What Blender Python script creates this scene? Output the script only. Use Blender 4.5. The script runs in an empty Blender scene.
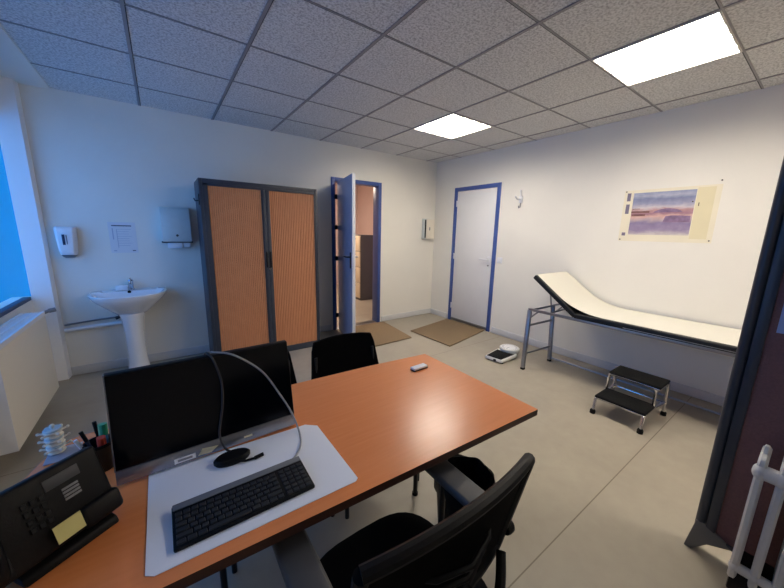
import bpy, bmesh, math, random
from mathutils import Vector, Matrix
random.seed(7)
S = bpy.context.scene
COL = S.collection
PI = math.pi
V = Vector

# ------------------------------------------------------------------ materials
def lin(c):
    return tuple(((v/255)/12.92 if v/255 <= .04045 else ((v/255+.055)/1.055)**2.4) for v in c) + (1.0,)

def mat(name, rgb, rough=.5, metal=0.0, noise=None, bump=None, emit=None, coat=0.0, spec=.5):
    """noise=(scale, amount), bump=(scale, strength)"""
    m = bpy.data.materials.new(name); m.use_nodes = True
    nt = m.node_tree; b = nt.nodes['Principled BSDF']
    b.inputs['Base Color'].default_value = lin(rgb)
    b.inputs['Roughness'].default_value = rough
    b.inputs['Metallic'].default_value = metal
    b.inputs['Coat Weight'].default_value = coat
    b.inputs['Specular IOR Level'].default_value = spec
    tc = nt.nodes.new('ShaderNodeTexCoord')
    if noise:
        n = nt.nodes.new('ShaderNodeTexNoise'); n.inputs['Scale'].default_value = noise[0]; n.inputs['Detail'].default_value = 4
        nt.links.new(tc.outputs['Object'], n.inputs['Vector'])
        r = nt.nodes.new('ShaderNodeValToRGB')
        c = lin(rgb); a = noise[1]
        r.color_ramp.elements[0].position = .3; r.color_ramp.elements[1].position = .7
        r.color_ramp.elements[0].color = tuple(max(0, v*(1-a)) for v in c[:3]) + (1,)
        r.color_ramp.elements[1].color = tuple(min(1, v*(1+a)) for v in c[:3]) + (1,)
        nt.links.new(n.outputs['Fac'], r.inputs['Fac']); nt.links.new(r.outputs['Color'], b.inputs['Base Color'])
    if bump:
        n = nt.nodes.new('ShaderNodeTexNoise'); n.inputs['Scale'].default_value = bump[0]; n.inputs['Detail'].default_value = 3
        nt.links.new(tc.outputs['Object'], n.inputs['Vector'])
        bp = nt.nodes.new('ShaderNodeBump'); bp.inputs['Strength'].default_value = bump[1]; bp.inputs['Distance'].default_value = .004
        nt.links.new(n.outputs['Fac'], bp.inputs['Height']); nt.links.new(bp.outputs['Normal'], b.inputs['Normal'])
    if emit:
        b.inputs['Emission Color'].default_value = emit[0] + (1,); b.inputs['Emission Strength'].default_value = emit[1]
    return m

def wood(name, c1, c2, rough, stretch, scale=6, coat=0.0):
    m = bpy.data.materials.new(name); m.use_nodes = True
    nt = m.node_tree; b = nt.nodes['Principled BSDF']
    tc = nt.nodes.new('ShaderNodeTexCoord'); mp = nt.nodes.new('ShaderNodeMapping'); mp.inputs['Scale'].default_value = stretch
    n = nt.nodes.new('ShaderNodeTexNoise'); n.inputs['Scale'].default_value = scale; n.inputs['Detail'].default_value = 6; n.inputs['Distortion'].default_value = .0
    r = nt.nodes.new('ShaderNodeValToRGB')
    r.color_ramp.elements[0].position = .3; r.color_ramp.elements[1].position = .7
    r.color_ramp.elements[0].color = lin(c1); r.color_ramp.elements[1].color = lin(c2)
    L = nt.links.new
    L(tc.outputs['Object'], mp.inputs['Vector']); L(mp.outputs['Vector'], n.inputs['Vector']); L(n.outputs['Fac'], r.inputs['Fac']); L(r.outputs['Color'], b.inputs['Base Color'])
    b.inputs['Roughness'].default_value = rough; b.inputs['Coat Weight'].default_value = coat
    return m

M = {}
M['wall'] = mat('wall_paint', (233, 229, 219), .7, noise=(3, .015), bump=(120, .15))
M['wall_hall'] = mat('hall_paint', (218, 196, 188), .7, noise=(3, .02))
M['base'] = mat('skirting_paint', (205, 205, 205), .45)
M['blue_paint'] = mat('blue_gloss_paint', (58, 82, 146), .35, noise=(8, .05))
M['door'] = mat('door_laminate', (226, 225, 224), .4, noise=(4, .015))
M['door_edge'] = mat('door_edge_white', (226, 226, 226), .4)
M['tbar'] = mat('ceiling_grid_metal', (140, 138, 140), .45)
M['tgap_shade'] = mat('ceiling_gap_shade', (60, 60, 64), .8)
M['anthracite'] = mat('anthracite_metal', (50, 56, 66), .42, noise=(20, .05))
M['tambour'] = wood('beech_tambour', (208, 138, 92), (220, 152, 104), .45, (14, 14, 1.2), 5)
M['desk'] = wood('beech_desk_laminate', (226, 136, 78), (231, 142, 84), .27, (1.5, 22, 22), 4)
M['desk_edge'] = wood('dark_desk_edging', (58, 33, 24), (70, 40, 28), .5, (3, 20, 20), 4)
M['black'] = mat('black_plastic', (11, 11, 13), .5, bump=(300, .1), spec=.2)
M['black_fabric'] = mat('black_fabric', (11, 11, 13), .9, noise=(250, .25), bump=(350, .4), spec=.15)
M['black_mesh'] = mat('black_mesh_weave', (3, 3, 4), .85, noise=(400, .3), bump=(500, .4), spec=.06)
M['arm_pad'] = mat('arm_pad_rubber', (66, 66, 68), .5)
M['gloss_black'] = mat('gloss_black_screen', (3, 5, 11), .15, spec=.22)
M['black_metal'] = mat('black_metal', (22, 22, 25), .4, metal=.3)
M['silver'] = mat('silver_plastic', (150, 152, 160), .22, metal=.7)
M['chrome'] = mat('chrome', (205, 205, 210), .12, metal=1)
M['steel'] = mat('brushed_steel', (150, 150, 152), .32, metal=.9, noise=(60, .06))
M['white'] = mat('white_plastic', (228, 228, 230), .35)
M['ceramic'] = mat('white_ceramic', (228, 230, 234), .12, coat=.4)
M['paper'] = mat('white_paper', (236, 236, 238), .8)
M['couch_paper'] = mat('couch_paper_roll', (214, 211, 200), .85, bump=(30, .2))
M['mat_white'] = mat('white_desk_pad', (240, 243, 250), .5, bump=(8, .2))
M['grey_metal'] = mat('pale_grey_metal', (204, 212, 210), .4, noise=(15, .03))
M['dark_grey'] = mat('dark_grey_plastic', (62, 64, 68), .5)
M['mid_grey'] = mat('mid_grey_plastic', (120, 122, 128), .5)
M['key'] = mat('charcoal_key', (34, 36, 40), .5)
M['kb_strip'] = mat('grey_strip', (104, 108, 116), .45)
M['coir'] = mat('coir', (124, 104, 78), .95, noise=(160, .3), bump=(260, .9))
M['vinyl'] = mat('black_vinyl', (14, 15, 15), .42, bump=(60, .15), spec=.35)
M['rubber'] = mat('black_rubber', (10, 10, 11), .8, bump=(250, .3), spec=.2)
M['maroon'] = mat('maroon_panel', (122, 86, 84), .75, noise=(140, .12), bump=(300, .2))
M['blue_paper'] = mat('pale_blue_paper', (150, 170, 214), .8)
M['ink'] = mat('dark_ink', (44, 52, 80), .8)
M['rad_white'] = mat('radiator_enamel', (232, 224, 208), .4)
M['heater_white'] = mat('heater_enamel', (220, 218, 214), .35)
M['post_it'] = mat('yellow_note', (212, 206, 138), .8)
M['beige_note'] = mat('beige_note', (196, 190, 160), .8)
M['spine'] = mat('spine_model_bone', (226, 224, 212), .5, noise=(60, .06))
M['spine_disc'] = mat('spine_disc_blue', (176, 196, 204), .4)
M['spine_base'] = mat('spine_base_grey', (150, 152, 164), .5)
M['cup'] = mat('smoked_cup', (26, 17, 19), .3)
M['green'] = mat('green_plastic', (46, 166, 126), .35)
M['red'] = mat('red_plastic', (206, 74, 58), .4)
M['blue'] = mat('blue_plastic', (70, 130, 190), .35)
M['cable_grey'] = mat('grey_cable', (142, 146, 152), .45)
M['cable_dark'] = mat('dark_cable', (28, 24, 26), .45)
M['cream_metal'] = mat('cream_drawer_metal', (214, 198, 170), .45)
M['cab_grey'] = mat('dark_grey_cabinet', (92, 88, 88), .5)
M['pin'] = mat('dark_pin', (60, 44, 40), .4)
M['valve'] = mat('dark_valve', (42, 46, 56), .4)
M['frame_dark'] = mat('window_rail_dark', (40, 52, 84), .5)
M['scale_white'] = mat('scale_enamel', (226, 226, 222), .35)
M['foot_grey'] = mat('grey_foot_plastic', (112, 110, 106), .5)
M['bag'] = mat('black_liner', (10, 10, 11), .4, bump=(40, .8), spec=.3)
M['tile_edge'] = mat('louvre_white', (215, 212, 205), .3)
M['tube_glow'] = mat('lamp_glow', (255, 250, 240), .4, emit=((1.0, .915, .80), 39.5))
M['hall_glow'] = mat('hall_lamp_glow', (255, 250, 240), .4, emit=((1.0, .82, .66), 60.0))

# ceiling tile: fissured mineral fibre
def tile_material():
    m = bpy.data.materials.new('mineral_ceiling_tile'); m.use_nodes = True
    nt = m.node_tree; b = nt.nodes['Principled BSDF']; L = nt.links.new
    tc = nt.nodes.new('ShaderNodeTexCoord')
    n = nt.nodes.new('ShaderNodeTexNoise'); n.inputs['Scale'].default_value = 80; n.inputs['Detail'].default_value = 5; n.inputs['Roughness'].default_value = .65
    L(tc.outputs['Object'], n.inputs['Vector'])
    r = nt.nodes.new('ShaderNodeValToRGB')
    r.color_ramp.elements[0].position = .38; r.color_ramp.elements[1].position = .56
    r.color_ramp.elements[0].color = lin((172, 172, 172)); r.color_ramp.elements[1].color = lin((222, 222, 221))
    L(n.outputs['Fac'], r.inputs['Fac']); L(r.outputs['Color'], b.inputs['Base Color'])
    bp = nt.nodes.new('ShaderNodeBump'); bp.inputs['Strength'].default_value = .5; bp.inputs['Distance'].default_value = .006
    L(n.outputs['Fac'], bp.inputs['Height']); L(bp.outputs['Normal'], b.inputs['Normal'])
    b.inputs['Roughness'].default_value = .9
    return m
M['tile'] = tile_material()

# floor: taupe vinyl sheet with seams
def floor_material():
    m = bpy.data.materials.new('taupe_vinyl_floor'); m.use_nodes = True
    nt = m.node_tree; b = nt.nodes['Principled BSDF']; L = nt.links.new
    tc = nt.nodes.new('ShaderNodeTexCoord')
    n = nt.nodes.new('ShaderNodeTexNoise'); n.inputs['Scale'].default_value = 2.2; n.inputs['Detail'].default_value = 7; n.inputs['Roughness'].default_value = .6
    n2 = nt.nodes.new('ShaderNodeTexNoise'); n2.inputs['Scale'].default_value = 14; n2.inputs['Detail'].default_value = 6
    L(tc.outputs['Object'], n.inputs['Vector']); L(tc.outputs['Object'], n2.inputs['Vector'])
    mx = nt.nodes.new('ShaderNodeMath'); mx.operation = 'MULTIPLY_ADD'; mx.inputs[1].default_value = .45
    L(n2.outputs['Fac'], mx.inputs[0]); L(n.outputs['Fac'], mx.inputs[2])
    r = nt.nodes.new('ShaderNodeValToRGB')
    r.color_ramp.elements[0].position = .5; r.color_ramp.elements[1].position = .95
    r.color_ramp.elements[0].color = lin((152, 144, 130)); r.color_ramp.elements[1].color = lin((164, 156, 141))
    L(mx.outputs[0], r.inputs['Fac'])
    # seams at y = 0.548 + 2k
    sp = nt.nodes.new('ShaderNodeSeparateXYZ'); L(tc.outputs['Object'], sp.inputs[0])
    def math_(op, a, bval=None, cval=None):
        q = nt.nodes.new('ShaderNodeMath'); q.operation = op; L(a, q.inputs[0])
        if bval is not None: q.inputs[1].default_value = bval
        return q.outputs[0]
    y = math_('SUBTRACT', sp.outputs['Y'], .548); y = math_('ADD', y, 1.0 + 20); y = math_('MODULO', y, 2.0); y = math_('SUBTRACT', y, 1.0); y = math_('ABSOLUTE', y)
    s = math_('LESS_THAN', y, .0028)
    mix = nt.nodes.new('ShaderNodeMixRGB'); L(s, mix.inputs['Fac']); L(r.outputs['Color'], mix.inputs['Color1']); mix.inputs['Color2'].default_value = lin((116, 106, 92))
    L(mix.outputs['Color'], b.inputs['Base Color'])
    b.inputs['Roughness'].default_value = .42
    b.inputs['Specular IOR Level'].default_value = .35
    return m
M['floor'] = floor_material()

# watercolour landscape: bands of wash in procedural noise (object space y along the sheet, z up)
def painting_material(z0, z1):
    m = bpy.data.materials.new('watercolour_wash'); m.use_nodes = True
    nt = m.node_tree; b = nt.nodes['Principled BSDF']; L = nt.links.new
    tc = nt.nodes.new('ShaderNodeTexCoord')
    mp = nt.nodes.new('ShaderNodeMapping'); mp.inputs['Scale'].default_value = (1, 5, 13); L(tc.outputs['Object'], mp.inputs['Vector'])
    n = nt.nodes.new('ShaderNodeTexNoise'); n.inputs['Scale'].default_value = 1.6; n.inputs['Detail'].default_value = 7; n.inputs['Distortion'].default_value = .8
    L(mp.outputs['Vector'], n.inputs['Vector'])
    sp = nt.nodes.new('ShaderNodeSeparateXYZ'); L(tc.outputs['Object'], sp.inputs[0])
    mr = nt.nodes.new('ShaderNodeMapRange'); mr.inputs['From Min'].default_value = z0; mr.inputs['From Max'].default_value = z1; L(sp.outputs['Z'], mr.inputs['Value'])
    a = nt.nodes.new('ShaderNodeMath'); a.operation = 'MULTIPLY_ADD'; a.inputs[1].default_value = .16; L(n.outputs['Fac'], a.inputs[0])
    a2 = nt.nodes.new('ShaderNodeMath'); a2.operation = 'SUBTRACT'; a2.inputs[1].default_value = .08; L(mr.outputs['Result'], a.inputs[2]); L(a.outputs[0], a2.inputs[0])
    r = nt.nodes.new('ShaderNodeValToRGB')
    e = r.color_ramp.elements
    e[0].position = 0; e[0].color = lin((206, 196, 190)); e[1].position = 1; e[1].color = lin((138, 146, 176))
    for pos, c in ((.10, (150, 134, 162)), (.28, (132, 120, 152)), (.36, (178, 158, 164)), (.44, (204, 166, 156)), (.5, (150, 112, 128)), (.58, (176, 136, 136)), (.64, (196, 186, 190)), (.72, (150, 150, 176)), (.85, (120, 128, 160)), (.92, (164, 166, 186))):
        q = e.new(pos); q.color = lin(c)
    L(a2.outputs[0], r.inputs['Fac'])
    n3 = nt.nodes.new('ShaderNodeTexNoise'); n3.inputs['Scale'].default_value = 18; n3.inputs['Detail'].default_value = 6; L(tc.outputs['Object'], n3.inputs['Vector'])
    mx = nt.nodes.new('ShaderNodeMixRGB'); mx.blend_type = 'SOFT_LIGHT'; mx.inputs['Fac'].default_value = .45; L(r.outputs['Color'], mx.inputs['Color1']); L(n3.outputs['Fac'], mx.inputs['Color2'])
    L(mx.outputs['Color'], b.inputs['Base Color']); b.inputs['Roughness'].default_value = .8
    return m

def glass_material():
    m = bpy.data.materials.new('window_glass'); m.use_nodes = True
    nt = m.node_tree; nt.nodes.clear()
    o = nt.nodes.new('ShaderNodeOutputMaterial'); mx = nt.nodes.new('ShaderNodeMixShader'); t = nt.nodes.new('ShaderNodeBsdfTransparent'); g = nt.nodes.new('ShaderNodeBsdfGlossy')
    g.inputs['Roughness'].default_value = .02; mx.inputs[0].default_value = .05
    nt.links.new(t.outputs[0], mx.inputs[1]); nt.links.new(g.outputs[0], mx.inputs[2]); nt.links.new(mx.outputs[0], o.inputs['Surface'])
    return m
M['glass'] = glass_material()

# ------------------------------------------------------------------ mesh builder
class MB:
    def __init__(self): self.bm = bmesh.new(); self.mi = 0
    def face(self, vs):
        try: f = self.bm.faces.new(vs)
        except ValueError: return None
        f.material_index = self.mi; return f
    def box(self, x0, x1, y0, y1, z0, z1):
        return self.hexa([(x0,y0,z0),(x1,y0,z0),(x1,y1,z0),(x0,y1,z0)], [(x0,y0,z1),(x1,y0,z1),(x1,y1,z1),(x0,y1,z1)])
    def hexa(self, lo, hi):
        n = len(lo)
        a = [self.bm.verts.new(p) for p in lo]; b = [self.bm.verts.new(p) for p in hi]
        self.face(a[::-1]); self.face(b)
        for i in range(n): self.face([a[i], a[(i+1)%n], b[(i+1)%n], b[i]])
        return self
    def prism(self, poly, off):
        off = V(off); return self.hexa([V(p) for p in poly], [V(p)+off for p in poly])
    def obox(self, c, u, v, w):
        """box centred c with half-axis vectors u, v, w"""
        c, u, v, w = V(c), V(u), V(v), V(w)
        return self.hexa([c-u-v-w, c+u-v-w, c+u+v-w, c-u+v-w], [c-u-v+w, c+u-v+w, c+u+v+w, c-u+v+w])
    def loft(self, rings, cap0=True, cap1=True):
        R = [[self.bm.verts.new(p) for p in r] for r in rings]
        n = len(R[0])
        for a, b in zip(R, R[1:]):
            for i in range(n): self.face([a[i], a[(i+1)%n], b[(i+1)%n], b[i]])
        if cap0: self.face(R[0][::-1])
        if cap1: self.face(R[-1])
        return self
    def tube(self, pts, r, n=10, r1=None):
        pts = [V(p) for p in pts]; rings = []
        t = (pts[1]-pts[0]).normalized()
        up = V((0,0,1)) if abs(t.z) < .9 else V((1,0,0))
        u = t.cross(up).normalized()
        for i, p in enumerate(pts):
            if i == 0: d = pts[1]-pts[0]
            elif i == len(pts)-1: d = pts[-1]-pts[-2]
            else: d = (pts[i+1]-p).normalized() + (p-pts[i-1]).normalized()
            d.normalize(); u = (u - d*u.dot(d)).normalized(); w = d.cross(u)
            rr = r if r1 is None else r + (r1-r)*i/(len(pts)-1)
            rings.append([p + (u*math.cos(k*2*PI/n) + w*math.sin(k*2*PI/n))*rr for k in range(n)])
        return self.loft(rings)
    def lathe(self, prof, c=(0,0,0), n=28, sx=1, sy=1, axis='z', cap=True):
        c = V(c); rings = []
        for r, h in prof:
            ring = []
            for k in range(n):
                a = 2*PI*k/n; x, y = r*sx*math.cos(a), r*sy*math.sin(a)
                ring.append(c + (V((x,y,h)) if axis == 'z' else V((h,x,y)) if axis == 'x' else V((y,h,x))))
            rings.append(ring)
        return self.loft(rings, cap, cap)
    def ball(self, c, r, s=(1,1,1), n=14):
        prof = [(r*math.sin(PI*i/10), -r*math.cos(PI*i/10)) for i in range(0, 11)]
        prof[0] = (r*.02, -r); prof[-1] = (r*.02, r)
        c = V(c); rings = [[c + V((p*math.cos(2*PI*k/n)*s[0], p*math.sin(2*PI*k/n)*s[1], h*s[2])) for k in range(n)] for p, h in prof]
        return self.loft(rings)
    def grid(self, fn, nu, nv, thick=None):
        """surface fn(u,v) in 0..1; thick = offset vector function for a closed shell"""
        def sheet(g): return [[self.bm.verts.new(g(i/nu, j/nv)) for j in range(nv+1)] for i in range(nu+1)]
        A = sheet(fn)
        for i in range(nu):
            for j in range(nv): self.face([A[i][j], A[i+1][j], A[i+1][j+1], A[i][j+1]])
        if thick:
            B = sheet(lambda u, v: V(fn(u, v)) + V(thick(u, v)))
            for i in range(nu):
                for j in range(nv): self.face([B[i][j], B[i][j+1], B[i+1][j+1], B[i+1][j]])
            for i in range(nu):
                self.face([A[i][0], B[i][0], B[i+1][0], A[i+1][0]]); self.face([A[i][nv], A[i+1][nv], B[i+1][nv], B[i][nv]])
            for j in range(nv):
                self.face([A[0][j], A[0][j+1], B[0][j+1], B[0][j]]); self.face([A[nu][j], B[nu][j], B[nu][j+1], A[nu][j+1]])
        return self

WM = {}
def build(mb, name, mats, parent=None, world=True, bevel=0, seg=2, smooth=True, sharp=35):
    me = bpy.data.meshes.new(name)
    bmesh.ops.recalc_face_normals(mb.bm, faces=mb.bm.faces[:])
    if world and parent is not None:
        mb.bm.transform(WM[parent.name].inverted())
    if bevel:
        ed = [e for e in mb.bm.edges if len(e.link_faces) == 2 and e.calc_face_angle(0) > .6]
        bmesh.ops.bevel(mb.bm, geom=ed, offset=bevel, segments=seg, affect='EDGES', profile=.5, clamp_overlap=True)
    mb.bm.to_mesh(me); mb.bm.free()
    for m in (mats if isinstance(mats, (list, tuple)) else [mats]): me.materials.append(m)
    if smooth:
        for p in me.polygons: p.use_smooth = True
        me.set_sharp_from_angle(angle=math.radians(sharp))
    o = bpy.data.objects.new(name, me); COL.objects.link(o)
    if parent is not None:
        o.parent = parent; WM[o.name] = WM[parent.name]
    else: WM[o.name] = Matrix.Identity(4)
    return o

def tag(o, label, cat=None, group=None, kind=None):
    o['label'] = label
    if cat: o['category'] = cat
    if group: o['group'] = group
    if kind: o['kind'] = kind
    return o

def thing(name, label, cat, loc=(0,0,0), rz=0, group=None):
    o = bpy.data.objects.new(name, None); COL.objects.link(o)
    o.empty_display_size = .1
    o.location = loc; o.rotation_euler = (0, 0, rz)
    WM[o.name] = Matrix.Translation(V(loc)) @ Matrix.Rotation(rz, 4, 'Z')
    return tag(o, label, cat, group)

def struct(mb, name, mats, label, parent=None, **k):
    o = build(mb, name, mats, parent, **k)
    if parent is None: o['kind'] = 'structure'; o['label'] = label
    return o

def dup(root, loc, rz, label):
    r = root.copy(); COL.objects.link(r); r.location = loc; r.rotation_euler = (0, 0, rz); r['label'] = label
    for ch in list(root.children):
        c = ch.copy(); COL.objects.link(c); c.parent = r
        for g in list(ch.children):
            d = g.copy(); COL.objects.link(d); d.parent = c
    return r

# ------------------------------------------------------------------ room shell
XL, XW, XR, YB, YF, ZC = -.85, -.95, 3.78, 4.05, -1.9, 2.523
m = MB(); m.box(-1.25, 5.0, YF-.1, 7.9, -.12, 0)
struct(m, 'floor', M['floor'], 'taupe grey vinyl floor of the consulting room')

# back wall with doorway 1
DX0, DX1, DZ = 1.905, 2.677, 2.09
m = MB()
m.box(XW-.002, DX0, YB, YB+.12, 0, ZC+.25); m.box(DX1, XR+.12, YB, YB+.12, 0, ZC+.25); m.box(DX0, DX1, YB, YB+.12, DZ, ZC+.25)
struct(m, 'wall_back', M['wall'], 'off-white back wall behind basin and cupboard', smooth=False)
# right wall with doorway 2
EY0, EY1, EZ = 2.785, 3.595, 2.075
m = MB()
m.box(XR, XR+.12, YF, EY0, 0, ZC+.25); m.box(XR, XR+.12, EY1, YB, 0, ZC+.25); m.box(XR, XR+.12, EY0, EY1, EZ, ZC+.25)
struct(m, 'wall_right', M['wall'], 'off-white right wall behind the examination couch', smooth=False)
m = MB(); m.box(-1.1, XR+.12, YF-.12, YF, 0, ZC+.25)
struct(m, 'wall_front', M['wall'], 'off-white wall behind the viewpoint', smooth=False)
# left wall with window opening
WY0, WY1, WZ0, WZ1 = .5, 3.955, .77, 2.28
m = MB()
m.box(-1.12, XW, YF-.12, WY0, 0, ZC+.25); m.box(-1.12, XW, WY0, YB+.12, 0, WZ0); m.box(-1.12, XW, WY0, YB+.12, WZ1, ZC+.25)
struct(m, 'wall_left', M['wall'], 'pale window wall on the left below and above the glass', smooth=False)
m = MB(); m.prism([(XW, 3.955, 0), (-.822, 3.965, 0), (-.812, 4.05, 0), (XW, 4.05, 0)], (0, 0, ZC))
struct(m, 'trim_2', mat('pier_white', (246, 246, 246), .5), 'white pier between the window and the back wall', smooth=False)

# adjoining room seen through the open door
m = MB(); m.box(1.2, 4.9, 7.6, 7.72, 0, 2.6)
struct(m, 'wall_hall_back', M['wall_hall'], 'pinkish wall of the adjoining room', smooth=False)
m = MB(); m.box(1.08, 1.2, YB+.12, 7.72, 0, 2.6)
struct(m, 'wall_hall_left', M['wall_hall'], 'left wall of the adjoining room', smooth=False)
m = MB(); m.box(4.3, 4.42, YB+.12, 7.72, 0, 2.6)
struct(m, 'wall_hall_right', M['wall_hall'], 'right wall of the adjoining room', smooth=False)
m = MB(); m.box(1.08, 4.42, YB+.12, 7.72, 2.55, 2.7)
struct(m, 'ceiling_hall', M['wall_hall'], 'ceiling of the adjoining room', smooth=False)

# baseboards
m = MB(); m.box(-.81, DX0-.045, YB-.014, YB, 0, .085); m.box(DX1+.045, XR, YB-.014, YB, 0, .085)
struct(m, 'baseboard_back', M['base'], 'pale skirting along the back wall', bevel=.004)
m = MB(); m.box(XR-.014, XR, YF, EY0-.05, 0, .085); m.box(XR-.014, XR, EY1+.05, YB-.014, 0, .085)
struct(m, 'baseboard_right', M['base'], 'pale skirting along the right wall', bevel=.004)

# ceiling: tiles + T-bars; light cells left open
GX0, GY0, T = -.047, 3.533, .6
lights = [(4, 1), (4, 4)]                     # (x cell from GX0, y cell index from GY0 downward)
LIGHTS = [(GX0+.6*4, GY0-.6*2), (GX0+.6*4, GY0-.6*5), (GX0+.6*4, GY0-.6*8)]   # lower corner x,y of the cells
m = MB()
def is_light(x, y): return any(abs(x-a) < .05 and abs(y-b) < .05 for a, b in LIGHTS)
xs = [-.635] + [GX0+T*i for i in range(0, 7)] + [XR+.02]
ys = [YB+.02] + [GY0-T*i for i in range(0, 10)]
ys = [y for y in ys if y > YF] + [YF-.02]
for i in range(len(xs)-1):
    for j in range(len(ys)-1):
        if not is_light(xs[i], ys[j+1]): m.box(xs[i]+.004, xs[i+1]-.004, ys[j+1]+.004, ys[j]-.004, ZC, ZC+.02)
m.mi = 1
for x in xs[1:-1]:
    m.box(x-.009, x+.009, YF, YB, ZC-.005, ZC-.001); m.box(x-.0015, x+.0015, YF, YB, ZC+.0, ZC+.03)
for y in ys[1:-1]: m.box(-.635, XR, y-.005, y+.005, ZC-.004, ZC-.0005)
m.mi = 2  # dark strips beside the bars: their shadow lines put in as colour
for y in ys[1:-1]: m.box(-.635, XR, y+.005, y+.010, ZC-.003, ZC-.0002)
for x in xs[1:-1]: m.box(x+.009, x+.0135, YF, YB, ZC-.003, ZC-.0002)
m.box(-1.12, XR+.12, YF-.1, YB+.1, ZC+.22, ZC+.3)
struct(m, 'ceiling', [M['tile'], M['tbar'], M['tgap_shade']], 'suspended ceiling of square mineral tiles in a metal grid', smooth=False)
m = MB(); m.box(XW-.05, -.628, YF, YB, ZC-.012, ZC+.04)
struct(m, 'trim_1', M['wall'], 'plain pale border strip of ceiling along the window wall', smooth=False)

# window
w = build(MB().box(-1.0, -.952, WY0, WY1, WZ0, WZ0+.03).box(-1.0, -.955, WY0, WY1, WZ1-.04, WZ1).box(-1.0, -.96, WY0, WY0+.04, WZ0, WZ1).box(-1.0, -.96, 1.6, 1.65, WZ0, WZ1), 'window_1', M['frame_dark'], bevel=.003)
tag(w, 'window with dark bottom rail showing deep blue dusk light', kind='structure')
build(MB().box(-.960, -.957, WY0+.02, WY1+.02, WZ0+.02, WZ1-.02), 'pane', M['glass'], w, smooth=False)

# door 1 (open, hinged left, swung into the room)
d1 = build(MB(), 'door_1', M['blue_paint']) if False else None
m = MB()
fw = .05
m.box(DX0-.012, DX0+fw-.01, YB-.018, YB+.13, 0, DZ+.01); m.box(DX1-fw+.01, DX1+.012, YB-.018, YB+.13, 0, DZ+.01)
m.box(DX0+fw-.01, DX1-fw+.01, YB-.018, YB+.13, DZ-fw+.01, DZ+.01)
door1 = struct(m, 'door_1', M['blue_paint'], 'open pale door in a blue frame beside the cupboard', bevel=.003)
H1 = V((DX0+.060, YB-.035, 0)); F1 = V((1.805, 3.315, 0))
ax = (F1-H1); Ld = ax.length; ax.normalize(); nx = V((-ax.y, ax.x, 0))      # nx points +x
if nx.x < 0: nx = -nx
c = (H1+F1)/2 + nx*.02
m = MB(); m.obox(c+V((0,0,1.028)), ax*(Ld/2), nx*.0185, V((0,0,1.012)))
leaf = build(m, 'door_leaf', mat('door_shaded_blue', (158, 166, 190), .4, noise=(4, .02)), door1, bevel=.002)  # leaf darker than the other door: its shade is put into the colour
m = MB(); m.obox(F1+nx*.02+ax*.003+V((0,0,1.028)), ax*.004, nx*.0195, V((0,0,1.013)))
e = build(m, 'edge_band', M['door_edge'], leaf, bevel=.001)
# handles both sides
for s, nm in ((-1, 'lever'), (1, 'lever')):
    base = F1 - ax*.062 + nx*(.02 + s*.019)
    m = MB()
    m.obox(base + nx*s*.004 + V((0,0,1.06)), ax*.02, nx*.004, V((0,0,.095)))
    m.tube([base + V((0,0,1.1)), base + nx*s*.045 + V((0,0,1.1)), base + nx*s*.052 - ax*.02 + V((0,0,1.1)), base + nx*s*.052 - ax*.115 + V((0,0,1.1))], .009, 10)
    h = build(m, 'door_handle', M['black_metal'] if s < 0 else M['steel'], leaf, bevel=.0)
for zz in (.22, 1.03, 1.45, 1.85):
    build(MB().obox(H1 + V((-.012, .010, zz)), V((.022,0,0)), V((0,.010,0)), V((0,0,.03))), 'hinge', M['black_metal'], leaf, bevel=.002)
build(MB().box(DX0+.04, DX1-.04, YB-.005, YB+.125, 0, .006), 'threshold_strip', M['steel'], door1, bevel=.001)

# door 2 (closed) in right wall
m = MB()
m.box(XR-.018, XR+.12, EY0-.012, EY0+.042, 0, EZ+.012); m.box(XR-.018, XR+.12, EY1-.042, EY1+.012, 0, EZ+.012); m.box(XR-.018, XR+.12, EY0+.042, EY1-.042, EZ-.042, EZ+.012)
door2 = struct(m, 'door_2', M['blue_paint'], 'closed pale door in a blue frame on the right wall', bevel=.003)
leaf2 = build(MB().box(XR-.006, XR+.034, EY0+.046, EY1-.046, .012, EZ-.046), 'door_leaf', M['door'], door2, bevel=.003)
build(MB().box(XR+.04, XR+.1, EY0+.03, EY1-.03, 0, EZ-.03), 'leak_backing', M['wall'], door2)  # unseen backing added to seal light leaks around the leaf
m = MB(); m.box(XR-.014, XR-.006, 2.855, 2.905, .93, 1.09)
m.tube([(XR-.01, 2.885, 1.045), (XR-.055, 2.885, 1.045), (XR-.06, 2.9, 1.045), (XR-.06, 3.015, 1.045)], .011, 10)
build(m, 'door_handle', M['white'], leaf2, bevel=.002)
build(MB().lathe([(.012, -.02), (.012, 0)], (XR-.006, 2.88, .96), 14, axis='x'), 'lock_cylinder', M['steel'], leaf2)
build(MB().box(XR-.012, XR-.006, EY0+.046, EY1-.046, .012, .05), 'kick_strip', M['steel'], leaf2, bevel=.002)
for zz in (.25, 1.05, 1.85):
    build(MB().lathe([(.009, -.045), (.009, .045)], (XR-.014, EY1-.044, zz), 12), 'hinge', M['white'], leaf2)

sw = thing('light_switch', 'small white light switch on the wall right of the closed door', 'switch', (XR, 2.70, 1.045))
build(MB().box(XR-.010, XR, 2.66, 2.745, 1.01, 1.09), 'plate', M['white'], sw, bevel=.003)
build(MB().box(XR-.014, XR-.010, 2.68, 2.725, 1.025, 1.075), 'rocker', M['white'], sw, bevel=.002)

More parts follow.
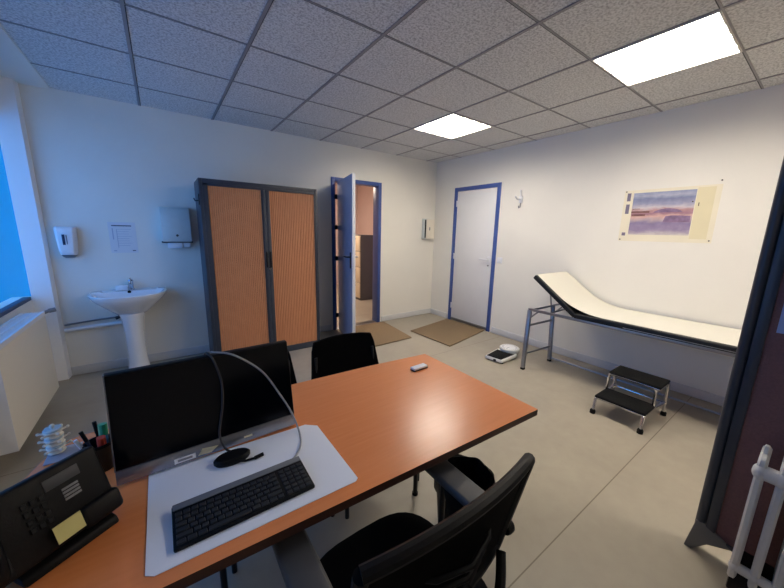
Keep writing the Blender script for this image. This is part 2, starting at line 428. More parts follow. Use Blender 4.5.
# ------------------------------------------------------------------ ceiling lights
names = ['square fluorescent ceiling light nearest the couch, large and overhead', 'square fluorescent ceiling light farther back above the doormats', 'square fluorescent ceiling light behind the viewpoint']
def ceiling_light(x, y, label):
    t = thing('ceiling_light', label, 'ceiling light', (x+.3, y+.3, ZC), 0, 'square fluorescent ceiling lights')
    a = .296; z = ZC
    m = MB()
    fr = .009
    m.box(-a, a, -a, -a+fr, -.010, .09); m.box(-a, a, a-fr, a, -.010, .09); m.box(-a, -a+fr, -a+fr, a-fr, -.010, .09); m.box(a-fr, a, -a+fr, a-fr, -.010, .09)
    m.box(-a, a, -a, a, .09, .1)
    build(m, 'housing', M['tile_edge'], t, world=False)
    for k in range(4):
        xc = -a+fr + (2*a-2*fr)*(k+.5)/4
        build(MB().box(xc-.044, xc+.044, -a+fr+.001, a-fr-.001, .014, .022), 'tube_lamp', M['tube_glow'], t, world=False)
    for k in range(1, 4):
        xc = -a+fr + (2*a-2*fr)*k/4
        build(MB().box(xc-.008, xc+.008, -a+fr, a-fr, -.008, .012), 'louvre_blade', M['tile_edge'], t, world=False)
    return t
for (x, y), n in zip(LIGHTS, names): ceiling_light(x, y, n)
t = thing('ceiling_light', 'round ceiling lamp of the adjoining room', 'ceiling light', (2.4, 5.9, 2.55))
build(MB().lathe([(.22, 0), (.22, -.02)], (0,0,0), 32), 'base', M['white'], t, world=False)
build(MB().lathe([(.28, -.02), (.27, -.05), (.15, -.07), (.01, -.075)], (0,0,0), 32), 'diffuser', M['hall_glow'], t, world=False)

# ------------------------------------------------------------------ tambour cupboard
CX0, CX1, CY0, CY1, CZ = .330, 1.489, 3.56, 3.99, 1.862
t = thing('tambour_cupboard', 'tall anthracite cupboard with two beech-slatted tambour doors', 'cupboard', ((CX0+CX1)/2, CY0, 0))
m = MB()
m.box(CX0, CX0+.028, CY0, CY1, .0, CZ); m.box(CX1-.028, CX1, CY0, CY1, 0, CZ)
m.box(CX0+.028, CX1-.028, CY0, CY1, CZ-.04, CZ); m.box(CX0+.028, CX1-.028, CY0, CY1, .0, .07)
m.box(CX0+.028, CX1-.028, CY1-.015, CY1, .07, CZ-.04); m.box(CX0+.028, CX1-.028, CY0+.06, CY1-.015, .8, .82)
m.box(CX0+.028, CX0+.072, CY0, CY0+.03, .07, CZ-.04); m.box(CX1-.036, CX1-.028, CY0, CY0+.03, .07, CZ-.04); m.box(CX0+.028, CX1-.028, CY0, CY0+.03, CZ-.062, CZ-.04)
build(m, 'carcass', M['anthracite'], t, bevel=.002)
for x0, x1 in ((CX0+.074, .884), (.963, CX1-.034)):
    m = MB(); n = 26
    for k in range(n):
        a = x0+(x1-x0)*k/n; b = x0+(x1-x0)*(k+1)/n
        m.prism([(a, CY0+.022, .07), (a+.003, CY0+.011, .07), (b-.003, CY0+.011, .07), (b, CY0+.022, .07)], (0, 0, CZ-.062-.07))
    dr = build(m, 'tambour_door', M['tambour'], t, smooth=False)
    s = 1 if x0 > .6 else -1
    xa = .9235 + s*.0195
    build(MB().box(xa-.019, xa+.019, CY0-.004, CY0+.02, .07, CZ-.062), 'end_rail', M['anthracite'], dr, bevel=.002)
    build(MB().box(xa-.008, xa+.008, CY0-.016, CY0-.004, 1.0, 1.17), 'handle', M['black'], dr, bevel=.004)
build(MB().lathe([(.011, -.01), (.011, 0)], (.93, CY0-.004, .985), 16, axis='y'), 'lock', M['chrome'], t)
hk = build(MB().box(CX0-.008, CX0, CY0+.02, CY0+.06, 1.62, 1.72).tube([(CX0-.004, CY0+.04, 1.66), (CX0-.035, CY0+.04, 1.655), (CX0-.045, CY0+.04, 1.68)], .006), 'side_hook', M['black_metal'], t)

# ------------------------------------------------------------------ basin corner
BX = -.293
t = thing('wash_basin', 'white ceramic pedestal wash basin on the back wall', 'sink', (BX, 4.05, 0))
def dring(a, bf, bb, z, yc=3.88, n=40):
    r = []
    for k in range(n):
        q = 2*PI*k/n; cx, sy = math.cos(q), math.sin(q)
        x = a*math.copysign(abs(cx)**.85, cx)
        y = -bf*abs(sy)**.9 if sy >= 0 else bb*abs(sy)**.35
        r.append((BX+x, yc+y, z))
    return r
m = MB()
m.loft([dring(.09, .09, .1, .57), dring(.15, .15, .14, .62), dring(.215, .23, .16, .685), dring(.268, .29, .166, .74), dring(.288, .310, .168, .775), dring(.292, .314, .168, .792), dring(.284, .306, .166, .798),
        dring(.262, .284, .05, .792), dring(.225, .25, .03, .75), dring(.17, .19, .02, .69), dring(.06, .07, .0, .67)], True, True)
bs = build(m, 'bowl', M['ceramic'], t, sharp=60)
build(MB().lathe([(.0145, -.004), (.0145, .002)], (BX-.005, 3.925, .785), 16, axis='y'), 'overflow_hole', M['black'], bs)
m = MB(); m.lathe([(.098, 0), (.09, .03), (.076, .12), (.072, .3), (.076, .45), (.086, .55), (.1, .60)], (BX, 3.83, 0), 32)
build(m, 'pedestal', M['ceramic'], t)
tp = thing('basin_tap', 'small chrome mixer tap on the wash basin', 'tap', (BX+.01, 3.985, .798))
m = MB(); m.lathe([(.026, .0), (.026, .01), (.02, .014), (.02, .075), (.023, .085), (.018, .098)], (0,0,0), 20)
build(m, 'tap_body', M['chrome'], tp, world=False)
build(MB().tube([(0,-.01,.055), (0,-.05,.06), (0,-.08,.05)], .013, 12), 'spout', M['chrome'], tp, world=False)
build(MB().tube([(0,0,.095), (0,.0,.104), (0,-.03,.11)], .008, 10), 'lever', M['chrome'], tp, world=False)
sb = build(MB().box(-.40, -.31, 3.965, 4.015, .798, .84), 'soap_box', M['paper'], bevel=.006)
tag(sb, 'small white box on the rim of the wash basin', 'box')
m = MB(); m.tube([(-.805, 4.028, .450), (BX-.06, 4.028, .466), (BX-.0, 4.0, .466)], .02, 12)
p1 = build(m, 'drain_pipe', M['white']); tag(p1, 'thick white waste pipe running from basin pedestal to the corner', 'pipe')
t = thing('supply_pipe', 'thin grey water pipe with dark valve above the waste pipe', 'pipe', (-.5, 4.034, .5))
build(MB().tube([(-.80, 4.038, .497), (-.7, 4.038, .508), (-.55, 4.036, .52), (-.42, 4.034, .525), (BX-.02, 4.0, .53)], .008, 10), 'pipe_run', M['mid_grey'], t)
m = MB(); m.tube([(-.435, 4.02, .52), (-.385, 4.02, .535)], .015, 10); m.tube([(-.41, 4.02, .528), (-.41, 3.985, .528)], .009); m.obox((-.41, 3.98, .53), (.022,0,.01), (0,.006,0), (-.004,0,.009)); m.tube([(-.385, 4.02, .535), (-.36, 4.02, .565)], .008)
build(m, 'valve', M['valve'], t)

# soap dispenser
t = thing('soap_dispenser', 'white wall soap dispenser near the window corner', 'dispenser', (-.68, 4.05, 1.12))
def sring(w, y0, z, dx=0):
    return [(-.68+dx-w, 4.05, z), (-.68+dx-w, y0+.02, z), (-.68+dx-w*.75, y0, z), (-.68+dx+w*.75, y0, z), (-.68+dx+w, y0+.02, z), (-.68+dx+w, 4.05, z)]
m = MB(); m.loft([sring(.052, 3.965, 1.145), sring(.056, 3.945, 1.19), sring(.063, 3.945, 1.28), sring(.068, 3.955, 1.375), sring(.064, 3.97, 1.392)])
build(m, 'cover', M['white'], t, bevel=.004)
m = MB(); m.loft([sring(.03, 3.985, 1.118), sring(.05, 3.955, 1.142)])
build(m, 'push_lever', M['mid_grey'], t, bevel=.003)
build(MB().box(-.70, -.682, 3.9415, 3.9445, 1.235, 1.325), 'level_window', M['ink'], t, bevel=.002)
build(MB().box(-.674, -.668, 3.9415, 3.9445, 1.24, 1.32), 'level_mark', M['mid_grey'], t)

# notice sheet
t = thing('notice_sheet', 'white printed notice with ruled lines above the wash basin', 'notice', (-.297, 4.05, 1.3))
build(MB().box(-.398, -.194, 4.0475, 4.0506, 1.152, 1.443), 'sheet', mat('notice_paper', (220, 220, 222), .6), t)
M['faint_ink'] = mat('faint_ink', (176, 180, 196), .8)
build(MB().box(-.372, -.225, 4.0465, 4.0476, 1.405, 1.414), 'heading', M['ink'], t)
for k in range(8): build(MB().box(-.335, -.23 - (.02 if k % 3 else 0), 4.0468, 4.0476, 1.375-.022*k, 1.378-.022*k), 'text_line', M['faint_ink'], t)
build(MB().box(-.372, -.364, 4.0468, 4.0476, 1.28, 1.386), 'margin_text', M['faint_ink'], t)
build(MB().box(-.341, -.336, 4.0468, 4.0476, 1.20, 1.377), 'column_rule', M['faint_ink'], t)
build(MB().box(-.376, -.355, 4.0468, 4.0476, 1.168, 1.178), 'footer_mark', M['faint_ink'], t)
build(MB().box(-.237, -.212, 4.0468, 4.0476, 1.168, 1.176), 'footer_mark', M['ink'], t)

# paper towel dispenser
t = thing('towel_dispenser', 'pale grey metal paper towel dispenser left of the cupboard', 'dispenser', (.135, 4.05, 1.26))
m = MB()
prof = [(4.0506, 1.262), (3.942, 1.262), (3.925, 1.3), (3.922, 1.4), (3.928, 1.5), (3.945, 1.57), (3.975, 1.598), (4.02, 1.606), (4.0506, 1.606)]
m.prism([(.012, y, z) for y, z in prof], (.248, 0, 0))
build(m, 'cover', M['grey_metal'], t, bevel=.005)
build(MB().lathe([(.012, -.003), (.012, .0)], (.138, 3.923, 1.325), 16, axis='y'), 'keyhole', M['dark_grey'], t)
build(MB().box(.002, .27, 3.96, 4.05, 1.25, 1.264), 'dispensing_slot', M['dark_grey'], t, bevel=.003)
tw = build(MB().box(.05, .175, 3.955, 4.03, 1.195, 1.25), 'paper_towel', M['paper'], t, bevel=.006)
build(MB().box(.18, .245, 3.97, 4.03, 1.205, 1.25), 'paper_towel', M['paper'], t, bevel=.006)

# ------------------------------------------------------------------ panel radiator on window wall
RX0, RX1, RY0, RY1, RZ0, RZ1 = -.91, -.785, 2.565, 3.482, .12, .722
t = thing('panel_radiator', 'pale panel radiator with top grille below the window', 'radiator', (-.85, 3.0, .12))
m = MB(); m.box(RX1-.02, RX1, RY0, RY1, RZ0, RZ1); m.box(RX0, RX0+.02, RY0, RY1, RZ0, RZ1)
build(m, 'front_panel', M['rad_white'], t, bevel=.0015)
build(MB().box(RX0+.022, RX1-.022, RY0+.01, RY1-.01, RZ0+.02, RZ1+.004), 'shaded_core', M['dark_grey'], t)  # radiator inside, coloured dark to stand for shade between the grille slats
build(MB().box(RX0, RX1, RY0-.004, RY0-.0002, RZ0, RZ1+.025), 'side_cover', M['white'], t, bevel=.001)
build(MB().box(RX0, RX1, RY1+.0002, RY1+.004, RZ0, RZ1+.025), 'side_cover', M['white'], t, bevel=.001)
build(MB().tube([(-.80, 3.482, .735), (-.765, 3.50, .748)], .013, 12).tube([(-.765, 3.50, .748), (-.73, 3.515, .752)], .017, 12), 'valve', M['mid_grey'], t)
m = MB()
m.box(RX1-.012, RX1+.002, RY0, RY1, RZ1, RZ1+.03); m.box(RX0-.0, RX0+.012, RY0, RY1, RZ1, RZ1+.03); m.box((RX0+RX1)/2-.005, (RX0+RX1)/2+.005, RY0, RY1, RZ1+.012, RZ1+.028)
n = 26
for k in range(n):
    y = RY0 + (RY1-RY0)*(k+.5)/n
    m.prism([(RX0+.012, y-.030, RZ1+.014), (RX1-.012, y+.014, RZ1+.014), (RX1-.012, y+.030, RZ1+.014), (RX0+.012, y-.014, RZ1+.014)], (0, 0, .010))
build(m, 'top_grille', M['white'], t, smooth=False)
m = MB(); m.tube([(-.865, 3.40, RZ0+.03), (-.865, 3.47, RZ0+.03), (-.90, 3.50, .1), (-.925, 3.5, .0)], .011)
build(m, 'feed_pipe', M['white'], t)
for y in (2.75, 3.3): build(MB().box(XW+.0006, RX0, y-.02, y+.02, .3, .6), 'wall_bracket', M['white'], t)

# ------------------------------------------------------------------ wall things on right
t = thing('wall_intercom', 'pale grey wall box with a dark slot near the room corner', 'wall box', (3.6, 4.05, 1.45))
build(MB().box(3.50, 3.715, 3.99, 4.05, 1.30, 1.625), 'casing', M['grey_metal'], t, bevel=.008)
build(MB().box(3.545, 3.712, 3.975, 3.99, 1.305, 1.62), 'front_cover', M['rad_white'], t, bevel=.006)
m = MB(); m.box(3.515, 3.54, 3.984, 3.992, 1.32, 1.61)
build(m, 'slot', M['black'], t, bevel=.002)
build(MB().box(3.60, 3.62, 3.973, 3.976, 1.44, 1.49), 'buttons', M['mid_grey'], t, bevel=.001)

t = thing('coat_hook', 'small white coat hook high on the right wall', 'hook', (XR, 2.465, 1.85))
build(MB().box(XR-.02, XR+.0006, 2.44, 2.485, 1.80, 1.885), 'back_plate', M['white'], t, bevel=.004)
m = MB(); m.tube([(XR-.01, 2.462, 1.88), (XR-.02, 2.462, 1.94), (XR-.03, 2.462, 1.955)], .010); m.tube([(XR-.012, 2.462, 1.85), (XR-.07, 2.475, 1.845), (XR-.10, 2.48, 1.87)], .008); m.ball((XR-.1, 2.48, 1.873), .011)
build(m, 'upper_prong', M['white'], t)
m = MB(); m.tube([(XR-.012, 2.458, 1.81), (XR-.022, 2.455, 1.75), (XR-.05, 2.455, 1.74), (XR-.055, 2.455, 1.765)], .007)
build(m, 'lower_prong', M['steel'], t)

# watercolour poster
t = thing('watercolour_poster', 'purple and grey watercolour landscape pinned above the couch', 'poster', (XR, .98, 1.6))
py0, py1, pz0, pz1 = .637, 1.322, 1.368, 1.850
build(MB().box(XR-.003, XR, py0, py1, pz0, pz1), 'sheet', mat('cream_sheet', (232, 224, 200), .7, noise=(5, .03)), t)
build(MB().box(XR-.0045, XR-.0028, .79, 1.245, 1.43, 1.822), 'painting', painting_material(1.43-1.6, 1.822-1.6), t)
build(MB().box(XR-.0045, XR-.0028, .672, .785, 1.40, 1.835), 'blank_margin', mat('cream_margin', (222, 212, 176), .7, noise=(6, .03)), t)
M['violet_ink'] = mat('violet_ink', (120, 112, 132), .7)
for za, zb in ((1.75, 1.825), (1.63, 1.72), (1.42, 1.45)): build(MB().box(XR-.0045, XR-.003, 1.268, 1.298, za, zb), 'side_stamp', M['violet_ink'], t)
M['brown_wash'] = mat('brown_wash', (120, 84, 84), .8, noise=(40, .2))
for ya, yb, za, zb in ((1.10, 1.245, 1.635, 1.652), (1.13, 1.24, 1.605, 1.625), (1.18, 1.24, 1.67, 1.676)): build(MB().box(XR-.0052, XR-.0044, ya, yb, za, zb), 'painted_hull', M['brown_wash'], t)
M['violet_wash'] = mat('violet_wash', (128, 104, 134), .8, noise=(30, .25))
build(MB().grid(lambda u, v: (XR-.0046-.0004*math.sin(PI*u), .86+.21*u, 1.635 + v*.035*math.sin(PI*u)**.6), 16, 1, lambda u, v: (-.0006, 0, 0)), 'painted_hill', M['violet_wash'], t, smooth=False)
build(MB().prism([(XR-.0044, .80, 1.545), (XR-.0044, .99, 1.545), (XR-.0044, .975, 1.60), (XR-.0044, .93, 1.607), (XR-.0044, .80, 1.60)], (-.001, 0, 0)), 'painted_bank', M['violet_wash'], t, smooth=False)
for y, z in ((py0+.012, pz1+.03), (py0+.016, pz0+.02), (py1-.015, pz0+.015), (py1-.012, pz1-.01), (.805, 1.72)): build(MB().ball((XR-.004, y, z), .006), 'pin', M['pin'], t)
m = MB(); m.box(XR-.005, XR-.0045, .76, .766, 1.68, 1.71)
build(m, 'signature', M['pin'], t)

# ------------------------------------------------------------------ doormats
def doormat(pts, label):
    m = MB(); m.prism([(x, y, .001) for x, y in pts], (0, 0, .014))
    o = build(m, 'doormat', M['coir'], bevel=.004); return tag(o, label, 'doormat', 'brown coir doormats')
doormat([(2.0, 3.14), (2.63, 3.165), (2.735, 4.0), (2.13, 4.0)], 'brown coir doormat in front of the open door')
doormat([(2.80, 3.40), (2.825, 2.64), (3.745, 2.84), (3.72, 3.58)], 'brown coir doormat in front of the closed door')

# ------------------------------------------------------------------ scale
t = thing('bathroom_scale', 'white mechanical scale with black mat and round dial on the floor', 'scale', (3.08, 2.06, 0), .12)
m = MB(); m.prism([(-.19, -.10, .015), (.11, -.125, .015), (.17, -.07, .015), (.17, .09, .015), (.11, .125, .015), (-.19, .105, .015)], (0, 0, .035))
build(m, 'body', M['scale_white'], t, world=False, bevel=.008)
m = MB(); m.prism([(-.185, -.085, .05), (.085, -.105, .05), (.06, -.04, .05), (.06, .05, .05), (.085, .105, .05), (-.185, .09, .05)], (0, 0, .006))
build(m, 'mat', M['rubber'], t, world=False, bevel=.003)
m = MB(); m.lathe([(.105, .05), (.112, .065), (.112, .085), (.1, .095), (.095, .09)], (.165, .0, 0), 36)
d = build(m, 'dial_housing', M['scale_white'], t, world=False)
build(MB().lathe([(.094, .089), (.094, .092)], (.165, 0, 0), 36), 'dial_face', M['paper'], d, world=False)
m = MB()
for k in range(24):
    a = k*2*PI/24; m.obox((.165+.078*math.cos(a), .078*math.sin(a), .0925), V((math.cos(a), math.sin(a), 0))*.008, V((-math.sin(a), math.cos(a), 0))*.001, (0,0,.0006))
m.obox((.13, 0, .0925), (.03, 0, 0), (0, .0015, 0), (0, 0, .001))
build(m, 'dial_marks', M['ink'], d, world=False, smooth=False)
for x in (-.15, .1):
    for y in (-.08, .08): build(MB().lathe([(.016, 0), (.016, .016)], (x, y, 0), 14), 'foot', M['rubber'], t, world=False)
build(MB().box(-.196, -.188, -.03, .0, .02, .04), 'adjust_knob', M['black'], t, world=False, bevel=.002)

# ------------------------------------------------------------------ examination couch
bx0, bx1, by0, by1, bz = 3.115, 3.755, -.14, 1.815, .642
t = thing('examination_couch', 'steel framed examination couch with black padding and raised head', 'couch', (3.28, .8, 0))
s = .013
m = MB()
for x in (bx0, bx1): m.box(x-s, x+s, by0, by1, bz-.026, bz)
m.box(bx0-s, bx1+s, by0, by0+.026, bz-.026, bz)
build(m, 'frame', M['steel'], t, bevel=.003)
FL = [((2.997, 1.745), (bx0-.002, 1.80)), ((3.462, 1.705), (3.56, 1.785)), ((2.997, -.08), (bx0-.002, -.12)), ((3.462, -.08), (3.56, -.12))]
def leg_at(k, z):
    (x0, y0), (x1, y1) = FL[k]; f = z/(bz-.02)
    return V((x0+(x1-x0)*f, y0+(y1-y0)*f, z))
for k in range(4):
    a, b = leg_at(k, .01), leg_at(k, bz-.02)
    m = MB(); d = .018
    m.hexa([a+V((dx*d, dy*d, 0)) for dx, dy in ((-1,-1),(1,-1),(1,1),(-1,1))], [b+V((dx*d, dy*d, 0)) for dx, dy in ((-1,-1),(1,-1),(1,1),(-1,1))])
    l = build(m, 'leg', M['steel'], t, bevel=.003)
    build(MB().box(a.x-.018, a.x+.018, a.y-.018, a.y+.018, 0, .022), 'foot_cap', M['rubber'], l, bevel=.003)
for k in (0, 2):
    build(MB().tube([leg_at(k, .165), leg_at(k+1, .165)], .010), 'leg_spreader', M['steel'], t)
    build(MB().tube([leg_at(k, .46), leg_at(k+1, .46)], .012), 'cross_bar', M['steel'], t)
    a, b = leg_at(k+1, bz-.02), V((bx1, leg_at(k+1, bz-.02).y, bz-.02))
    build(MB().tube([a+V((-.45, 0, 0)), b], .011), 'leg_bracket', M['steel'], t)
build(MB().tube([leg_at(1, .045), leg_at(3, .045)], .009), 'stretcher', M['steel'], t)
for k in (0, 1):
    a = leg_at(k, .53); build(MB().tube([a, (a.x, a.y-.09, bz-.02)], .008), 'corner_brace', M['steel'], t)
hy, hz, ha, Lh = 1.36, bz-.002, math.radians(36.5), .55
m = MB(); m.box(bx0-.012, bx1+.006, by0+.005, hy-.006, bz-.006, bz+.044)
sp_ = build(m, 'seat_pad', M['vinyl'], t, bevel=.010, seg=3)
build(MB().tube([(bx0-.0125, by0+.02, bz+.010), (bx0-.0125, .95, bz+.010)], .003, 8), 'edge_piping', M['steel'], sp_)
hd = V((0, math.cos(ha), math.sin(ha))); hn = V((0, -math.sin(ha), math.cos(ha)))
c = V(((bx0+bx1)/2-.003, hy, hz)) + hd*(Lh/2) + hn*.022
m = MB(); m.obox(c, ((bx1-bx0)/2+.009, 0, 0), hd*(Lh/2), hn*.022)
hp = build(m, 'head_pad', M['vinyl'], t, bevel=.010, seg=3)
for x in (bx0+.06, bx1-.06):
    build(MB().tube([V((x, hy, hz))+hd*.34-hn*.004, (x, 1.60, bz-.012)], .007), 'head_strut', M['steel'], t)
build(MB().tube([(bx0, 1.60, bz-.012), (bx1, 1.60, bz-.012)], .008), 'ratchet_bar', M['steel'], t)
# underside cloth hanging behind the head rest : paper roll holder
# paper cover: follows pads, bridging the fold
pz = bz+.0455
P0 = V((0, 1.10, pz)); P2_ = V((0, hy, hz))+hd*.24+hn*.0455
kk = (pz - P2_.z)/hd.z; P1_ = P2_ + hd*kk
PEND = V((0, hy, hz))+hd*(Lh-.004)+hn*.0455
def paper_path(v):
    if v < .45: return V((0, by0, pz)).lerp(P0, v/.45)
    if v < .8:
        f = (v-.45)/.35; return P0*(1-f)**2 + P1_*2*f*(1-f) + P2_*f*f
    return P2_.lerp(PEND, (v-.8)/.2)
m = MB()
m.grid(lambda u, v: V((bx0+.02+(bx1-bx0-.03)*u, 0, 0)) + paper_path(v), 4, 48, lambda u, v: (0, 0, .0015))
o = build(m, 'couch_paper', M['couch_paper']); tag(o, 'white paper sheet laid along the black examination couch', 'paper cover')

# ------------------------------------------------------------------ step stool
t = thing('step_stool', 'two-tread chrome step stool with black rubber treads', 'step stool', (2.95, .77, 0))
def tread(x0, x1, y0, y1, z):
    m = MB(); m.box(x0, x1, y0, y1, z-.022, z); o = build(m, 'tread', M['rubber'], t, bevel=.009, seg=3)
    m = MB(); m.tube([(x0+.01, y0+.01, z-.022), (x1-.01, y0+.01, z-.022), (x1-.01, y1-.01, z-.022), (x0+.01, y1-.01, z-.022), (x0+.01, y0+.011, z-.022)], .010)
    build(m, 'tread_rim', M['chrome'], o)
tread(2.73, 2.96, .61, .95, .15); tread(2.91, 3.14, .59, .935, .315)
def sleg(path):
    l = build(MB().tube(path, .0115, 12), 'leg', M['chrome'], t)
    x, y, z = path[-1]
    build(MB().lathe([(.02, 0), (.02, .025), (.014, .035)], (x, y, 0), 16), 'rubber_foot', M['rubber'], l)
for y, yb in ((.62, .60), (.94, .955)):
    sleg([(2.76, y, .135), (2.735, y, .12), (2.712, y, .005)])
    sleg([(3.11, yb-.0, .295), (3.135, yb, .28), (3.165, yb+(.0 if y < .8 else .01), .005)])
    m = MB(); m.tube([(2.93, y+(.0 if y < .8 else -.01), .295), (2.925, y, .16), (2.945, y, .128)], .010); m.tube([(2.94, y, .128), (3.15, yb, .118)], .009)
    build(m, 'side_rail', M['chrome'], t); 
    build(MB().ball((2.945, y, .128), .012), 'rivet', M['chrome'], t)
build(MB().tube([(3.155, .60, .11), (3.155, .96, .11)], .009), 'rear_bar', M['chrome'], t)

# ------------------------------------------------------------------ partition screen
t = thing('partition_screen', 'maroon fabric partition panel with dark frame at the right edge', 'screen', (1.9, -.5, 0))
PH = 1.8
build(MB().box(1.882, 1.898, -1.38, .108, .10, PH-.03), 'fabric_panel', M['maroon'], t, bevel=.002)
m = MB(); m.box(1.872, 1.908, .106, .138, .09, PH-.0); m.box(1.872, 1.908, -1.41, -1.38, .09, PH); m.box(1.872, 1.908, -1.38, .118, .085, .103); m.box(1.872, 1.908, -1.38, .118, PH-.03, PH)
build(m, 'panel_frame', M['anthracite'], t, bevel=.004)
m = MB(); m.lathe([(.018, .08), (.018, PH)], (1.89, .157, 0), 20)
build(m, 'post', M['anthracite'], t)
for y in (.150, -1.39):
    d_ = 1 if y > 0 else -1
    m = MB(); m.prism([(1.855, y+d_*.040, 0), (1.855, y+d_*.015, 0), (1.865, y-d_*.03, .055), (1.872, y-d_*.105, .088), (1.872, y-d_*.06, .118), (1.872, y-d_*.0, .145), (1.872, y+d_*.020, .145)], (.05, 0, 0))
    build(m, 'foot', M['foot_grey'], t, bevel=.004)
g = 'papers on the partition'
o = build(MB().box(1.8795, 1.8815, -.075, .104, 1.372, 1.665), 'paper_sheet', M['blue_paper']); tag(o, 'upper pale bluish paper sheet fixed on the maroon partition', 'paper', g)
o = build(MB().box(1.8795, 1.8815, -.13, .085, 1.062, 1.352), 'paper_sheet', M['blue_paper']); tag(o, 'lower pale bluish paper sheet fixed on the maroon partition', 'paper', g)

# ------------------------------------------------------------------ oil heater
t = thing('oil_heater', 'white oil-filled column heater standing before the maroon partition', 'heater', (1.7, -.15, 0))
nf = 8
for k in range(nf):
    y = .028 - .052*k
    def fin(sc, yy):
        x0, x1, z0, z1 = 1.640, 1.790, .13, .655
        pts = []
        r = .028
        for cx, cz, a0 in ((x1-r, z1-r, 0), (x0+r, z1-r, 90), (x0+r, z0+r, 180), (x1-r, z0+r, 270)):
            for q in range(5):
                a = math.radians(a0+q*22.5); pts.append(V((cx+r*math.cos(a), yy, cz+r*math.sin(a))))
        cc = V(((x0+x1)/2, yy, (z0+z1)/2))
        return [V((cc.x+(p.x-cc.x)*sc[0], yy, cc.z+(p.z-cc.z)*sc[1])) for p in pts]
    m = MB(); m.loft([fin((.93, .98), y-.012), fin((1, 1), y-.006), fin((1, 1), y+.006), fin((.93, .98), y+.012)])
    f = build(m, 'fin', M['heater_white'], t)
    if k < 12:
        build(MB().tube([(1.655, y, .60), (1.655, y-.052, .60)], .026, 16).ball((1.655, y, .60), .030, (1, .7, 1)), 'header_tube', M['heater_white'], f)
        build(MB().tube([(1.655, y, .19), (1.655, y-.052, .19)], .018, 16).ball((1.655, y, .19), .022, (1, .7, 1)), 'lower_tube', M['heater_white'], f)
        build(MB().box(1.69, 1.71, y-.006, y+.006, .65, .685), 'top_tab', M['heater_white'], f, bevel=.003)
build(MB().box(1.645, 1.785, -.39, .035, .085, .185), 'base_tray', M['black'], t, bevel=.008)
m = MB(); m.box(1.625, 1.80, -.45, -.385, .10, .665)
build(m, 'control_box', M['white'], t, bevel=.012)
for y in (-.06, -.36):
    m = MB(); m.tube([(1.60, y, .075), (1.66, y, .125), (1.77, y, .125), (1.83, y, .075)], .010)
    ax_ = build(m, 'caster_frame', M['black_metal'], t)
    for x in (1.60, 1.83): build(MB().lathe([(.03, -.012), (.037, -.008), (.037, .008), (.03, .012)], (x, y, .037), 18, axis='y'), 'caster', M['rubber'], ax_)

# ------------------------------------------------------------------ desk
DZT = .73
t = thing('desk', 'reddish beech laminate desk with dark edging', 'desk', (.4, .95, 0))
poly = [(1.152, .588), (1.160, 1.272), (.80, 1.305), (.40, 1.322), (-.27, 1.352), (-.305, 1.34), (-.336, 1.288), (-.372, 1.15), (-.42, .664)]
m = MB(); m.prism([(x, y, DZT-.026) for x, y in poly], (0, 0, .0255))
m.mi = 1; e = .0012
m.prism([(x, y, DZT-.0006) for x, y in poly], (0, 0, .0006))
tp_ = build(m, 'desktop', [M['desk_edge'], M['desk']], t, smooth=False)
for x, y in ((.998, 1.126), (.07, 1.149), (.80, .74), (-.25, .78)):
    l = build(MB().tube([(x, y, .012), (x, y, DZT-.026)], .012, 14), 'leg', M['black_metal'], t)
    build(MB().lathe([(.016, 0), (.016, .014)], (x, y, 0), 14), 'foot', M['rubber'], l)
m = MB(); m.box(.07, .998, 1.13, 1.148, DZT-.07, DZT-.027); m.box(-.25, .80, .73, .75, DZT-.06, DZT-.027)
build(m, 'under_frame', M['black_metal'], t)

# desk pad
m = MB()
pp = [(-.091, 1.015), (.352, .997), (.386, .968), (.384, .676), (.374, .668), (-.075, .679), (-.090, .69)]
m.prism([(x, y, DZT+.0005) for x, y in pp], (0, 0, .002))
o = build(m, 'desk_pad', M['mat_white'], bevel=.0006, seg=1); tag(o, 'white desk pad under the keyboard', 'desk pad')

# monitor
t = thing('monitor', 'wide black computer monitor with silver chin on the desk', 'monitor', (.08, 1.04, DZT))
def mon(x, z, off=0):   # panel plane: bottom y 1.00 at z .735, top y 1.06 at z 1.03
    yaw = .02*(x-.08)
    return V((x, 1.003 + (z-.735)*.19 + yaw + off, z))
mx0, mx1 = -.158, .322
def slab(x0, x1, z0, z1, o0, o1):
    m = MB(); m.hexa([mon(x0,z0,o0), mon(x1,z0,o0), mon(x1,z0,o1), mon(x0,z0,o1)], [mon(x0,z1,o0), mon(x1,z1,o0), mon(x1,z1,o1), mon(x0,z1,o1)]); return m
cs = build(slab(mx0, mx1, .775, 1.028, 0, .022), 'casing', M['black'], t, bevel=.003)
build(slab(mx0+.004, mx1-.003, .779, 1.024, -.0012, .0), 'screen', M['gloss_black'], t)
m = slab(mx0, mx0+.003, .775, 1.028, -.001, .012); 
build(m, 'side_bezel', M['silver'], t)
ch = build(slab(mx0+.001, mx1-.001, .738, .775, -.001, .018), 'chin', M['silver'], t, bevel=.002)
build(slab(-.03, .022, .744, .757, -.0022, -.0012), 'label_strip', M['paper'], ch)
m = slab(-.022, .014, .7475, .7535, -.0028, -.0022); build(m, 'label_print', M['mid_grey'], ch)
m = MB(); m.hexa([mon(.028, .746, -.0022), mon(.062, .744, -.0022), mon(.082, .757, -.0022), mon(.04, .762, -.0022)], [mon(.028, .746, -.0012), mon(.062, .744, -.0012), mon(.082, .757, -.0012), mon(.04, .762, -.0012)])
build(m, 'sticky_note', M['beige_note'], ch)
build(slab(.155, .18, .752, .757, -.0022, -.0012), 'small_sticker', M['beige_note'], ch)
m = MB(); m.tube([(.08, 1.06, .83), (.08, 1.12, .83), (.08, 1.14, .80), (.08, 1.15, .742)], .018)
build(m, 'stand_neck', M['black'], t)
m = MB(); m.box(-.04, .20, 1.03, 1.22, DZT, DZT+.012)
